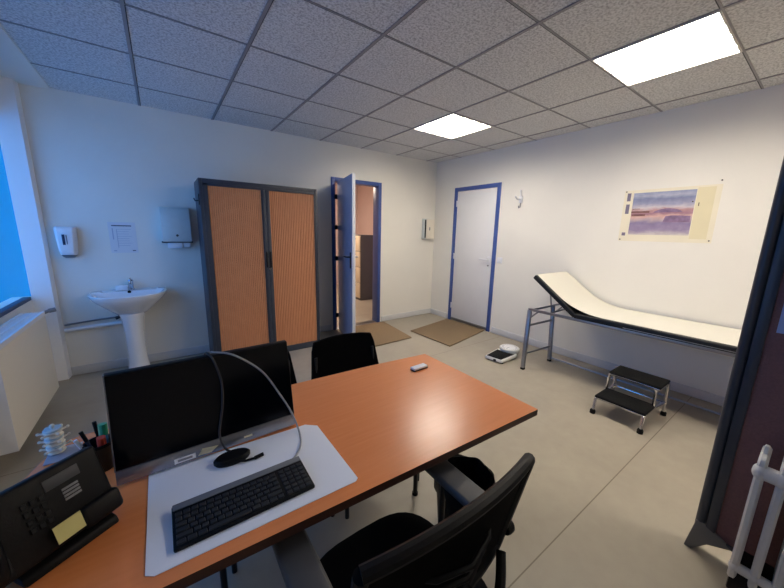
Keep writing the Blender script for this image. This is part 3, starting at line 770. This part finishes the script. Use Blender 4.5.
build(m, 'stand_base', M['black'], t, bevel=.004)

# keyboard
t = thing('keyboard', 'black compact keyboard with grey top strip on the white pad', 'keyboard', (.114, .77, DZT+.003))
kx0, kx1, ky0, ky1 = -.042, .272, .707, .832
def kz(y): return DZT+.0025 + (y-ky0)*.06
m = MB(); m.hexa([(kx0,ky0,kz(ky0)), (kx1,ky0,kz(ky0)), (kx1,ky1,kz(ky0)), (kx0,ky1,kz(ky0))], [(kx0,ky0,kz(ky0)+.010), (kx1,ky0,kz(ky0)+.010), (kx1,ky1,kz(ky1)+.010), (kx0,ky1,kz(ky1)+.010)])
build(m, 'base', M['black'], t, bevel=.004)
m = MB(); m.hexa([(kx0+.002,ky1-.022,kz(ky1)+.0095), (kx1-.002,ky1-.022,kz(ky1)+.0095), (kx1-.002,ky1-.002,kz(ky1)+.010), (kx0+.002,ky1-.002,kz(ky1)+.010)], [(kx0+.002,ky1-.022,kz(ky1)+.0115), (kx1-.002,ky1-.022,kz(ky1)+.0115), (kx1-.002,ky1-.002,kz(ky1)+.012), (kx0+.002,ky1-.002,kz(ky1)+.012)])
build(m, 'grey_strip', M['kb_strip'], t, bevel=.001)
key_me = {}
def key(cx, cy, w, h):
    k = (round(w, 4), round(h, 4))
    if k not in key_me:
        m = MB(); m.hexa([(-w/2,-h/2,0), (w/2,-h/2,0), (w/2,h/2,0), (-w/2,h/2,0)], [(-w/2+.001,-h/2+.001,.0035), (w/2-.001,-h/2+.001,.0035), (w/2-.001,h/2-.001,.0035), (-w/2+.001,h/2-.001,.0035)])
        o = build(m, 'key', M['key'], t, world=False, bevel=.0007, seg=1); key_me[k] = o
    else:
        o = key_me[k].copy(); COL.objects.link(o)
    o.location = V((cx, cy, kz(cy)+.0095)) - V((.114, .77, DZT+.003))
rows = 6; kh = (ky1-.024-ky0-.008)/rows
for r in range(rows):
    cy = ky0+.005 + kh*(r+.5)
    hgt = kh-.0026
    u = .2315/14.5
    x = kx0+.005
    layout = [[1.2,1.2,1.2,5.5,1.2,1.2,1.2,1.0]] if r == 0 else [[2.1]+[1]*10+[2.4-.0]] if r == 1 else [[1.75]+[1]*11+[1.75]] if r == 2 else [[1.5]+[1]*12+[1.0]] if r == 3 else [[1]*13+[1.5]] if r == 4 else [[1.035]*14]
    L_ = layout[0]; tot = sum(L_)
    for wk in L_:
        w_ = .2315*wk/tot; key(x+w_/2, cy, round(w_-.0026, 5), round(hgt, 5)); x += w_
    x += .0055
    for c_ in range(4):
        w_ = (kx1-.005-(kx0+.005+.2315+.0055))/4; key(x+w_/2, cy, round(w_-.0026, 5), round(hgt, 5)); x += w_

# black puck and cables
t = thing('usb_hub', 'black oval puck with thin stick on the white desk pad', 'hub', (.11, .945, DZT))
m = MB(); m.lathe([(.04, .003), (.043, .008), (.043, .016), (.038, .021), (.01, .022)], (0,0,0), 32, 1.15, .62)
ob = build(m, 'body', M['black'], t, world=False); 
m = MB(); m.tube([(.0, -.02, .012), (.03, -.032, .009), (.055, -.034, .008)], .0035); m.tube([(.055, -.034, .008), (.08, -.03, .008)], .0055)
build(m, 'stick', M['black'], t, world=False)
def smooth_path(P_, n=10):
    P_ = [V(p) for p in P_]; out = []
    for i in range(len(P_)-1):
        p0 = P_[max(i-1,0)]; p1 = P_[i]; p2 = P_[i+1]; p3 = P_[min(i+2, len(P_)-1)]
        for k in range(n):
            f = k/n; out.append(.5*((2*p1) + (p2-p0)*f + (2*p0-5*p1+4*p2-p3)*f*f + (3*p1-p0-3*p2+p3)*f**3))
    out.append(P_[-1]); return out
m = MB(); m.tube(smooth_path([(.072, 1.10, 1.0), (.077, 1.087, 1.026), (.082, 1.066, 1.0345), (.094, 1.046, 1.016), (.108, 1.03, .95), (.104, 1.015, .88), (.088, 1.0, .80), (.094, .975, .765), (.108, .962, .752)]), .0034, 8)
o = build(m, 'dark_cable', M['cable_dark']); tag(o, 'dark cable hanging from monitor top down to the black puck', 'cable')
m = MB(); m.tube(smooth_path([(.092, 1.10, 1.0), (.093, 1.087, 1.026), (.098, 1.066, 1.0345), (.15, 1.042, 1.022), (.225, 1.03, .955), (.275, 1.015, .865), (.306, .995, .795), (.318, .96, .7375), (.297, .89, .7362), (.262, .848, .7362), (.235, .838, .742)]), .003, 8)
o = build(m, 'grey_cable', M['cable_grey']); tag(o, 'pale grey cable arching from monitor top down to the keyboard', 'cable')

# little white item at far end of desk
t = thing('card_holder', 'small white flat box with dark base at the far end of the desk', 'small box', (1.0, 1.135, DZT), .03)
build(MB().box(-.045, .045, -.016, .016, 0, .006), 'base', M['black'], t, world=False, bevel=.001)
build(MB().box(-.044, .044, -.016, .018, .006, .016), 'lid', M['white'], t, world=False, bevel=.002)

# desk phone
o_ = V((-.130, .900, .775)); th = .66; ti = 1.22
pu = V((math.cos(th), math.sin(th), 0)); pv = V((-math.sin(th)*math.cos(ti), math.cos(th)*math.cos(ti), math.sin(ti))); pn = pu.cross(pv)   # pn towards the user
def PP(u, v, n=0): return o_ + pu*u + pv*v + pn*n
t = thing('desk_phone', 'large black desk phone tilted up on its stand at the desk corner', 'phone', (-.2, .88, DZT))
def pslab(u0, u1, v0, v1, n0, n1):
    m = MB(); m.hexa([PP(u0,v0,n0), PP(u1,v0,n0), PP(u1,v1,n0), PP(u0,v1,n0)], [PP(u0,v0,n1), PP(u1,v0,n1), PP(u1,v1,n1), PP(u0,v1,n1)]); return m
build(pslab(-.27, -.014, -.012, .145, -.03, 0), 'body', M['black'], t, bevel=.008, seg=3)
build(pslab(-.084, -.008, -.014, .034, -.02, .012), 'ledge', M['dark_grey'] if False else M['black'], t, bevel=.010, seg=3)
build(pslab(-.114, -.055, .104, .127, -.002, .002), 'display', M['dark_grey'], t, bevel=.001)
for k in range(4): build(pslab(-.092, -.064, .0665+.0073*k, .0712+.0073*k, -.002, .0015), 'label_strip', M['mid_grey'], t, bevel=.0005)
m = MB()
for i in range(3):
    for j in range(4):
        c = PP(-.148+.013*i, .05+.017*j, .001); m.obox(c, pu*.0045, pv*.0055, pn*.002)
build(m, 'keypad', mat('phone_key', (20, 21, 23), .55, spec=.25), t, bevel=.001, seg=1)
m = MB(); m.tube([PP(-.215, .01, .012), PP(-.215, .03, .022), PP(-.213, .075, .026), PP(-.212, .12, .022), PP(-.212, .142, .012)], .019, 14)
m.obox(PP(-.215, .018, .006), pu*.024, pv*.02, pn*.012); m.obox(PP(-.212, .128, .006), pu*.024, pv*.02, pn*.012)
build(m, 'handset', M['black'], t, bevel=.004)
pnh = V((pn.x, pn.y, 0)).normalized()
m = MB()
A = V((-.140, .874, DZT)); B = V((-.272, .786, DZT)); back = -pnh*.11
m.hexa([A, A+back, B+back, B], [A+V((0,0,.016))-pnh*.008, A+back+V((0,0,.04)), B+back+V((0,0,.04)), B+V((0,0,.016))-pnh*.008])
build(m, 'stand', M['black'], t, bevel=.005)
m = MB()
a1 = PP(-.05, .0, -.03); b1 = PP(-.2, .0, -.03)
m.hexa([V((a1.x, a1.y, DZT+.012))-pnh*.02, V((a1.x, a1.y, DZT+.012))+pnh*.0, V((b1.x, b1.y, DZT+.012))+pnh*.0, V((b1.x, b1.y, DZT+.012))-pnh*.02], [PP(-.05,.08,-.03)-pnh*.02, PP(-.05,.08,-.028), PP(-.2,.08,-.028), PP(-.2,.08,-.03)-pnh*.02])
build(m, 'stand_neck', M['black'], t)
o = build(pslab(-.13, -.084, .0, .036, .0125, .0135), 'sticky_note', M['post_it']); tag(o, 'yellow sticky note on the lower edge of the black desk phone', 'note')
bpy.data.objects[o.name].location = (0, 0, 0)
m = MB(); m.tube(smooth_path([PP(-.215, -.012, .0), (-.275, .745, .742), (-.285, .77, .735), (-.30, .70, .735), (-.33, .68, .735)]), .003, 8)
o = build(m, 'phone_cord', M['cable_grey']); tag(o, 'thin pale cord on the desk at the foot of the phone', 'cord')

# spine model
t = thing('spine_model', 'pale vertebrae model with bluish discs on the desk corner', 'anatomy model', (-.318, 1.275, DZT))
m = MB(); m.box(-.02, .055, -.055, .025, 0, .004)
build(m, 'base', M['spine_base'], t, world=False, bevel=.002)
z = .006
for k in range(3):
    m = MB(); m.lathe([(.018, z), (.021, z+.003), (.018, z+.009), (.021, z+.016), (.018, z+.019)], (0,0,0), 24)
    for a in (.4, 1.2, 2.2, 3.1, 4.2, 5.3): m.tube([(.015*math.cos(a), .015*math.sin(a), z+.012), (.032*math.cos(a), .032*math.sin(a), z+.016)], .0035, 8, .0025); m.ball((.032*math.cos(a), .032*math.sin(a), z+.016), .0042)
    build(m, 'vertebra', M['spine'], t, world=False)
    build(MB().lathe([(.019, z+.019), (.0215, z+.0225), (.019, z+.026)], (0,0,0), 24), 'disc', M['spine_disc'], t, world=False)
    z += .026
m = MB(); m.tube([(.0, 0, 0), (0, 0, z+.012)], .004); m.ball((0,0,z+.008), .006)
build(m, 'rod', M['spine'], t, world=False)

# pen pot and contents
PC = V((-.198, 1.125, DZT))
t = thing('pen_pot', 'dark smoked plastic pen pot beside the monitor', 'pen pot', PC)
m = MB(); m.lathe([(.030, 0), (.033, .08), (.0335, .081), (.031, .08), (.028, .006)], (0,0,0), 28)
build(m, 'pot', M['cup'], t, world=False)
m = MB(); m.lathe([(.0345, .074), (.0345, .082), (.031, .082), (.031, .074)], (0,0,0), 28, cap=False)
build(m, 'rim', M['black'], t, world=False)
def pen(label, a, b, r, cap, body, nm='pen'):
    a, b = V(a), V(b)
    o = thing(nm, label, 'pen', PC + a, 0, 'pens in the pen pot')
    build(MB().tube([V((0,0,0)), (b-a)*.72], r, 10), 'barrel', M[body], o, world=False)
    build(MB().tube([(b-a)*.72, (b-a)*.98, (b-a)], r*1.12, 10), 'cap', M[cap], o, world=False)
pen('dark pen with long black cap leaning left in the pot', (.0, -.005, .008), (-.035, .012, .118), .0042, 'black', 'ink')
pen('black pen standing highest at the back of the pot', (.006, .01, .008), (-.008, .03, .13), .0045, 'black', 'black')
pen('short dark pen with white end at the left of the pot', (-.008, -.008, .008), (-.045, -.004, .105), .004, 'white', 'black')
pen('thick green marker in the pot next to the monitor', (.008, .008, .008), (.010, .020, .122), .0095, 'green', 'blue', 'marker')
pen('red marker below the green one in the pot', (.006, -.010, .008), (.008, -.014, .100), .009, 'red', 'paper', 'marker')

# ------------------------------------------------------------------ visitor chairs
def visitor_chair(loc, rz, label):
    t = thing('visitor_chair', label, 'chair', loc, rz, 'black visitor chairs behind the desk')
    # local: sitter faces -y; backrest at +y
    def bfn(u, v):
        w = .232 - .03*v - .012*max(0, v-.8)*5
        x = (u-.5)*2
        z = .50 + .275*v - .012*x*x*v
        return V((x*w, .195 + .06*v + .025*(1-x*x), z))
    m = MB(); m.grid(bfn, 12, 10, lambda u, v: (0, .018, 0))
    bk = build(m, 'backrest', M['black_mesh'], t, world=False, bevel=0)
    m = MB(); m.grid(lambda u, v: V(((u-.5)*.46, -.24 + .44*v, .455 - .03*(1-v)**3 + .006*math.sin(PI*u))), 10, 10, lambda u, v: (0, 0, -.045))
    build(m, 'seat', M['black_fabric'], t, world=False)
    for s in (-1, 1):
        build(MB().tube([(s*.215, -.20, .42), (s*.225, -.225, .40), (s*.225, -.225, .008)], .011, 12), 'leg', M['black_metal'], t, world=False)
        build(MB().tube([(s*.215, .19, .42), (s*.225, .215, .40), (s*.240, .25, .008)], .011, 12), 'leg', M['black_metal'], t, world=False)
        build(MB().tube([(s*.215, .15, .425), (s*.218, .21, .44), (s*.20, .225, .53), (s*.19, .24, .68)], .010, 12), 'back_upright', M['black_metal'], t, world=False)
    m = MB(); m.tube([(-.215, -.2, .42), (.215, -.2, .42)], .010); m.tube([(-.215, .19, .42), (.215, .19, .42)], .010); m.tube([(-.215, -.2, .42), (-.215, .19, .42)], .010); m.tube([(.215, -.2, .42), (.215, .19, .42)], .010)
    build(m, 'seat_frame', M['black_metal'], t, world=False)
    return t
vc = visitor_chair((.85, 1.42, 0), -.02, 'black mesh-back visitor chair across the desk, fully seen past the monitor')
dup(vc, (.335, 1.47, 0), .03, 'black mesh-back visitor chair mostly hidden behind the monitor')

# ------------------------------------------------------------------ office swivel chair (faces +y, desk)
t = thing('office_chair', 'black swivel office chair with armrests pushed under the near edge of the desk', 'office chair', (.428, .50, 0))
OC = V((.43, .5, 0))
def seat_ring(s, z):
    r = []
    for k in range(36):
        a = 2*PI*k/36; cx, sy = math.cos(a), math.sin(a)
        r.append(V((.225*s*math.copysign(abs(cx)**.6, cx), .03+.225*s*math.copysign(abs(sy)**.6, sy), z)))
    return r
m = MB(); m.loft([seat_ring(.9, .40), seat_ring(.98, .415), seat_ring(1, .44), seat_ring(.97, .462), seat_ring(.85, .472), seat_ring(.4, .466)])
build(m, 'seat', M['black_fabric'], t, world=False)
def bk(u, v):
    x = (u-.5)*2; w = .228 - .004*(1-v)
    z = .60 + .305*v - .014*x*x*v
    return V((x*w, -.120 - .060*v + .03*x*x, z))
m = MB(); m.grid(bk, 16, 12, lambda u, v: (0, -.012, 0))
bkk = build(m, 'backrest', M['black_mesh'], t, world=False)
m = MB()
fr_ = [bk(u/16, 1) for u in range(17)] + [bk(1, 1-v/12) for v in range(1, 13)] + [bk(1-u/16, 0) for u in range(1, 17)] + [bk(0, v/12) for v in range(1, 13)]
m.tube([p+V((0,-.008,0)) for p in fr_], .014, 10)
build(m, 'back_frame', M['black'], bkk, world=False)
m = MB()
for z in (.66, .70, .74, .78): m.tube([V((x*.15, -.15-(z-.6)*.23+.02*x*x*4, z)) for x in (-1, -.5, 0, .5, 1)], .006, 8)
build(m, 'lumbar_support', M['black'], bkk, world=False)
m = MB(); m.tube(smooth_path([(0, .02, .39), (0, -.15, .39), (0, -.20, .45), (0, -.185, .60), (0, -.185, .70)], 6), .022, 12); m.tube(smooth_path([(0, -.19, .55), (.12, -.18, .58), (.19, -.135, .63)], 6), .012); m.tube(smooth_path([(0, -.19, .55), (-.12, -.18, .58), (-.19, -.135, .63)], 6), .012)
build(m, 'back_support', M['black'], t, world=False)
m = MB(); m.lathe([(.016, 0), (.018, .006), (.018, .02), (.014, .026)], (.228, -.115, .655), 16, axis='x')
build(m, 'adjuster_knob', M['black'], t, world=False)
for s in (-1, 1):
    m = MB(); m.box(s*.240-.040 if s > 0 else -.240-.040, s*.240+.040 if s > 0 else -.240+.040, -.05, .20, .640, .668)
    pad = build(m, 'arm_pad', M['arm_pad'], t, world=False, bevel=.010, seg=3)
    m = MB(); m.loft([[V((s*.240+dx, yy+dy, z)) for dx, dy in ((-.012, -w), (.012, -w), (.012, w), (-.012, w))] for z, yy, w in ((.645, .06, .075), (.60, .055, .05), (.52, .04, .035), (.41, .03, .035))])
    m.box(min(s*.240, s*.10)-.0, max(s*.240, s*.10), .0, .06, .385, .405)
    ar = build(m, 'arm_support', M['black'], t, world=False, bevel=.004)
    for zz in (.45, .56): build(MB().lathe([(.007, -.004), (.007, .004)], (s*.240-s*.014, .045, zz), 12, axis='x'), 'bolt', M['steel'], ar, world=False)
m = MB(); m.box(-.09, .09, -.07, .1, .37, .40)
build(m, 'tilt_mechanism', M['black'], t, world=False, bevel=.006)
m = MB(); m.lathe([(.025, .10), (.025, .26), (.016, .26), (.016, .37)], (0, 0.01, 0), 20)
build(m, 'gas_lift', M['black_metal'], t, world=False)
for k in range(5):
    a = PI/2 + .3 + k*2*PI/5; dx, dy = math.cos(a), math.sin(a)
    m = MB(); m.tube([(0, .01, .11), (dx*.15, .01+dy*.15, .10), (dx*.285, .01+dy*.285, .075)], .022, 10, .014)
    lg = build(m, 'base_spoke', M['black'], t, world=False)
    c = V((dx*.285, .01+dy*.285, .03)); ty = V((-dy, dx, 0))
    m = MB()
    for q in (-1, 1):
        ring = lambda off, r: [c + ty*off + V((dx, dy, 0))*r*math.cos(j*2*PI/18) + V((0,0,1))*r*math.sin(j*2*PI/18) for j in range(18)]
        m.loft([ring(q*.008, .027), ring(q*.008, .03), ring(q*.024, .03), ring(q*.026, .026)])
    m.tube([c+V((0,0,.0)), c+V((0,0,.05))], .007)
    build(m, 'caster', M['black'], lg, world=False)

# ------------------------------------------------------------------ bin beside chair
t = thing('waste_bin', 'round black lined bin beneath the right end of the desk', 'bin', (1.045, .835, 0))
m = MB(); m.lathe([(.105, .0), (.11, .01), (.134, .30), (.136, .302), (.130, .30), (.104, .012)], (0,0,0), 36)
build(m, 'bucket', M['black'], t, world=False)
m = MB()
rings = []
for r_, z_ in ((.1375, .23), (.1385, .30), (.134, .308), (.126, .28), (.11, .10), (.02, .03)):
    rings.append([V(((r_+.003*math.sin(9*2*PI*k/72+r_*40))*math.cos(2*PI*k/72), (r_+.003*math.sin(9*2*PI*k/72+r_*40))*math.sin(2*PI*k/72), z_+.004*math.sin(7*2*PI*k/72))) for k in range(72)])
m.loft(rings, False, True)
build(m, 'liner', M['bag'], t, world=False)

# ------------------------------------------------------------------ filing cabinets in the adjoining room
def cabinet(y0, label):
    t = thing('filing_cabinet', label, 'cabinet', (3.42, y0+.24, 0), 0, 'filing cabinets in the adjoining room')
    build(MB().box(3.22, 3.62, y0, y0+.47, 0, 1.33), 'carcass', M['cab_grey'], t, bevel=.003)
    for k in range(4):
        z0 = .05 + .318*k
        d = build(MB().box(3.2, 3.22, y0+.012, y0+.458, z0, z0+.308), 'drawer', M['cream_metal'], t, bevel=.003)
        build(MB().box(3.19, 3.2, y0+.16, y0+.31, z0+.24, z0+.26), 'handle', M['steel'], d, bevel=.003)
cabinet(5.55, 'grey cabinet with cream drawers seen through the open door, nearest one')
cabinet(6.04, 'grey cabinet with cream drawers through the open door, behind the nearest')

# ------------------------------------------------------------------ daylight: blue dusk sky
wd = bpy.data.worlds.new('World'); S.world = wd; wd.use_nodes = True
nt = wd.node_tree; bg = nt.nodes['Background']; L = nt.links.new
tc = nt.nodes.new('ShaderNodeTexCoord')
vm = nt.nodes.new('ShaderNodeVectorMath'); vm.operation = 'DOT_PRODUCT'; vm.inputs[1].default_value = V((-.80, -.55, .26)).normalized()
L(tc.outputs['Generated'], vm.inputs[0])
rp = nt.nodes.new('ShaderNodeValToRGB'); e = rp.color_ramp.elements
e[0].position = .0; e[0].color = (.004, .24, .80, 1); e[1].position = 1; e[1].color = (.28, 1.0, 2.7, 1)
q = e.new(.26); q.color = (.004, .24, .82, 1)
q = e.new(.48); q.color = (.20, .78, 2.2, 1)
L(vm.outputs['Value'], rp.inputs['Fac']); L(rp.outputs['Color'], bg.inputs['Color']); bg.inputs['Strength'].default_value = 1.0
pl = bpy.data.lights.new('window_portal', 'AREA'); pl.shape = 'RECTANGLE'; pl.size = WY1-WY0; pl.size_y = WZ1-WZ0; pl.cycles.is_portal = True
po = bpy.data.objects.new('window_portal', pl); COL.objects.link(po); po.location = (-1.02, (WY0+WY1)/2, (WZ0+WZ1)/2)
po.rotation_euler = Matrix(((0, 0, -1), (-1, 0, 0), (0, 1, 0))).to_euler()   # local -z -> +x

# ------------------------------------------------------------------ camera
yaw, pitch, roll = 6.25799652e-01, 1.94682772e-01, 2.13791560e-02
f = V((math.sin(yaw)*math.cos(pitch), math.cos(yaw)*math.cos(pitch), -math.sin(pitch)))
r = V((math.cos(yaw), -math.sin(yaw), 0)); u = r.cross(f)
r2 = r*math.cos(roll) + u*math.sin(roll); u2 = -r*math.sin(roll) + u*math.cos(roll)
cam = bpy.data.cameras.new('camera'); co = bpy.data.objects.new('camera', cam); COL.objects.link(co)
co.matrix_world = Matrix((( r2.x, u2.x, -f.x, 0), (r2.y, u2.y, -f.y, 0), (r2.z, u2.z, -f.z, 1.41113549), (0, 0, 0, 1)))
cam.sensor_width = 36; cam.sensor_fit = 'HORIZONTAL'; cam.lens = 317.392/784*36; cam.clip_start = .02
S.camera = co

S.view_settings.view_transform = 'Standard'; S.view_settings.look = 'None'; S.view_settings.exposure = 0.0; S.view_settings.gamma = 1.0
S.view_settings.use_curve_mapping = False
try:
    S.cycles.use_denoising = True
    S.cycles.max_bounces = 8; S.cycles.diffuse_bounces = 5; S.cycles.sample_clamp_indirect = 6
except Exception: pass
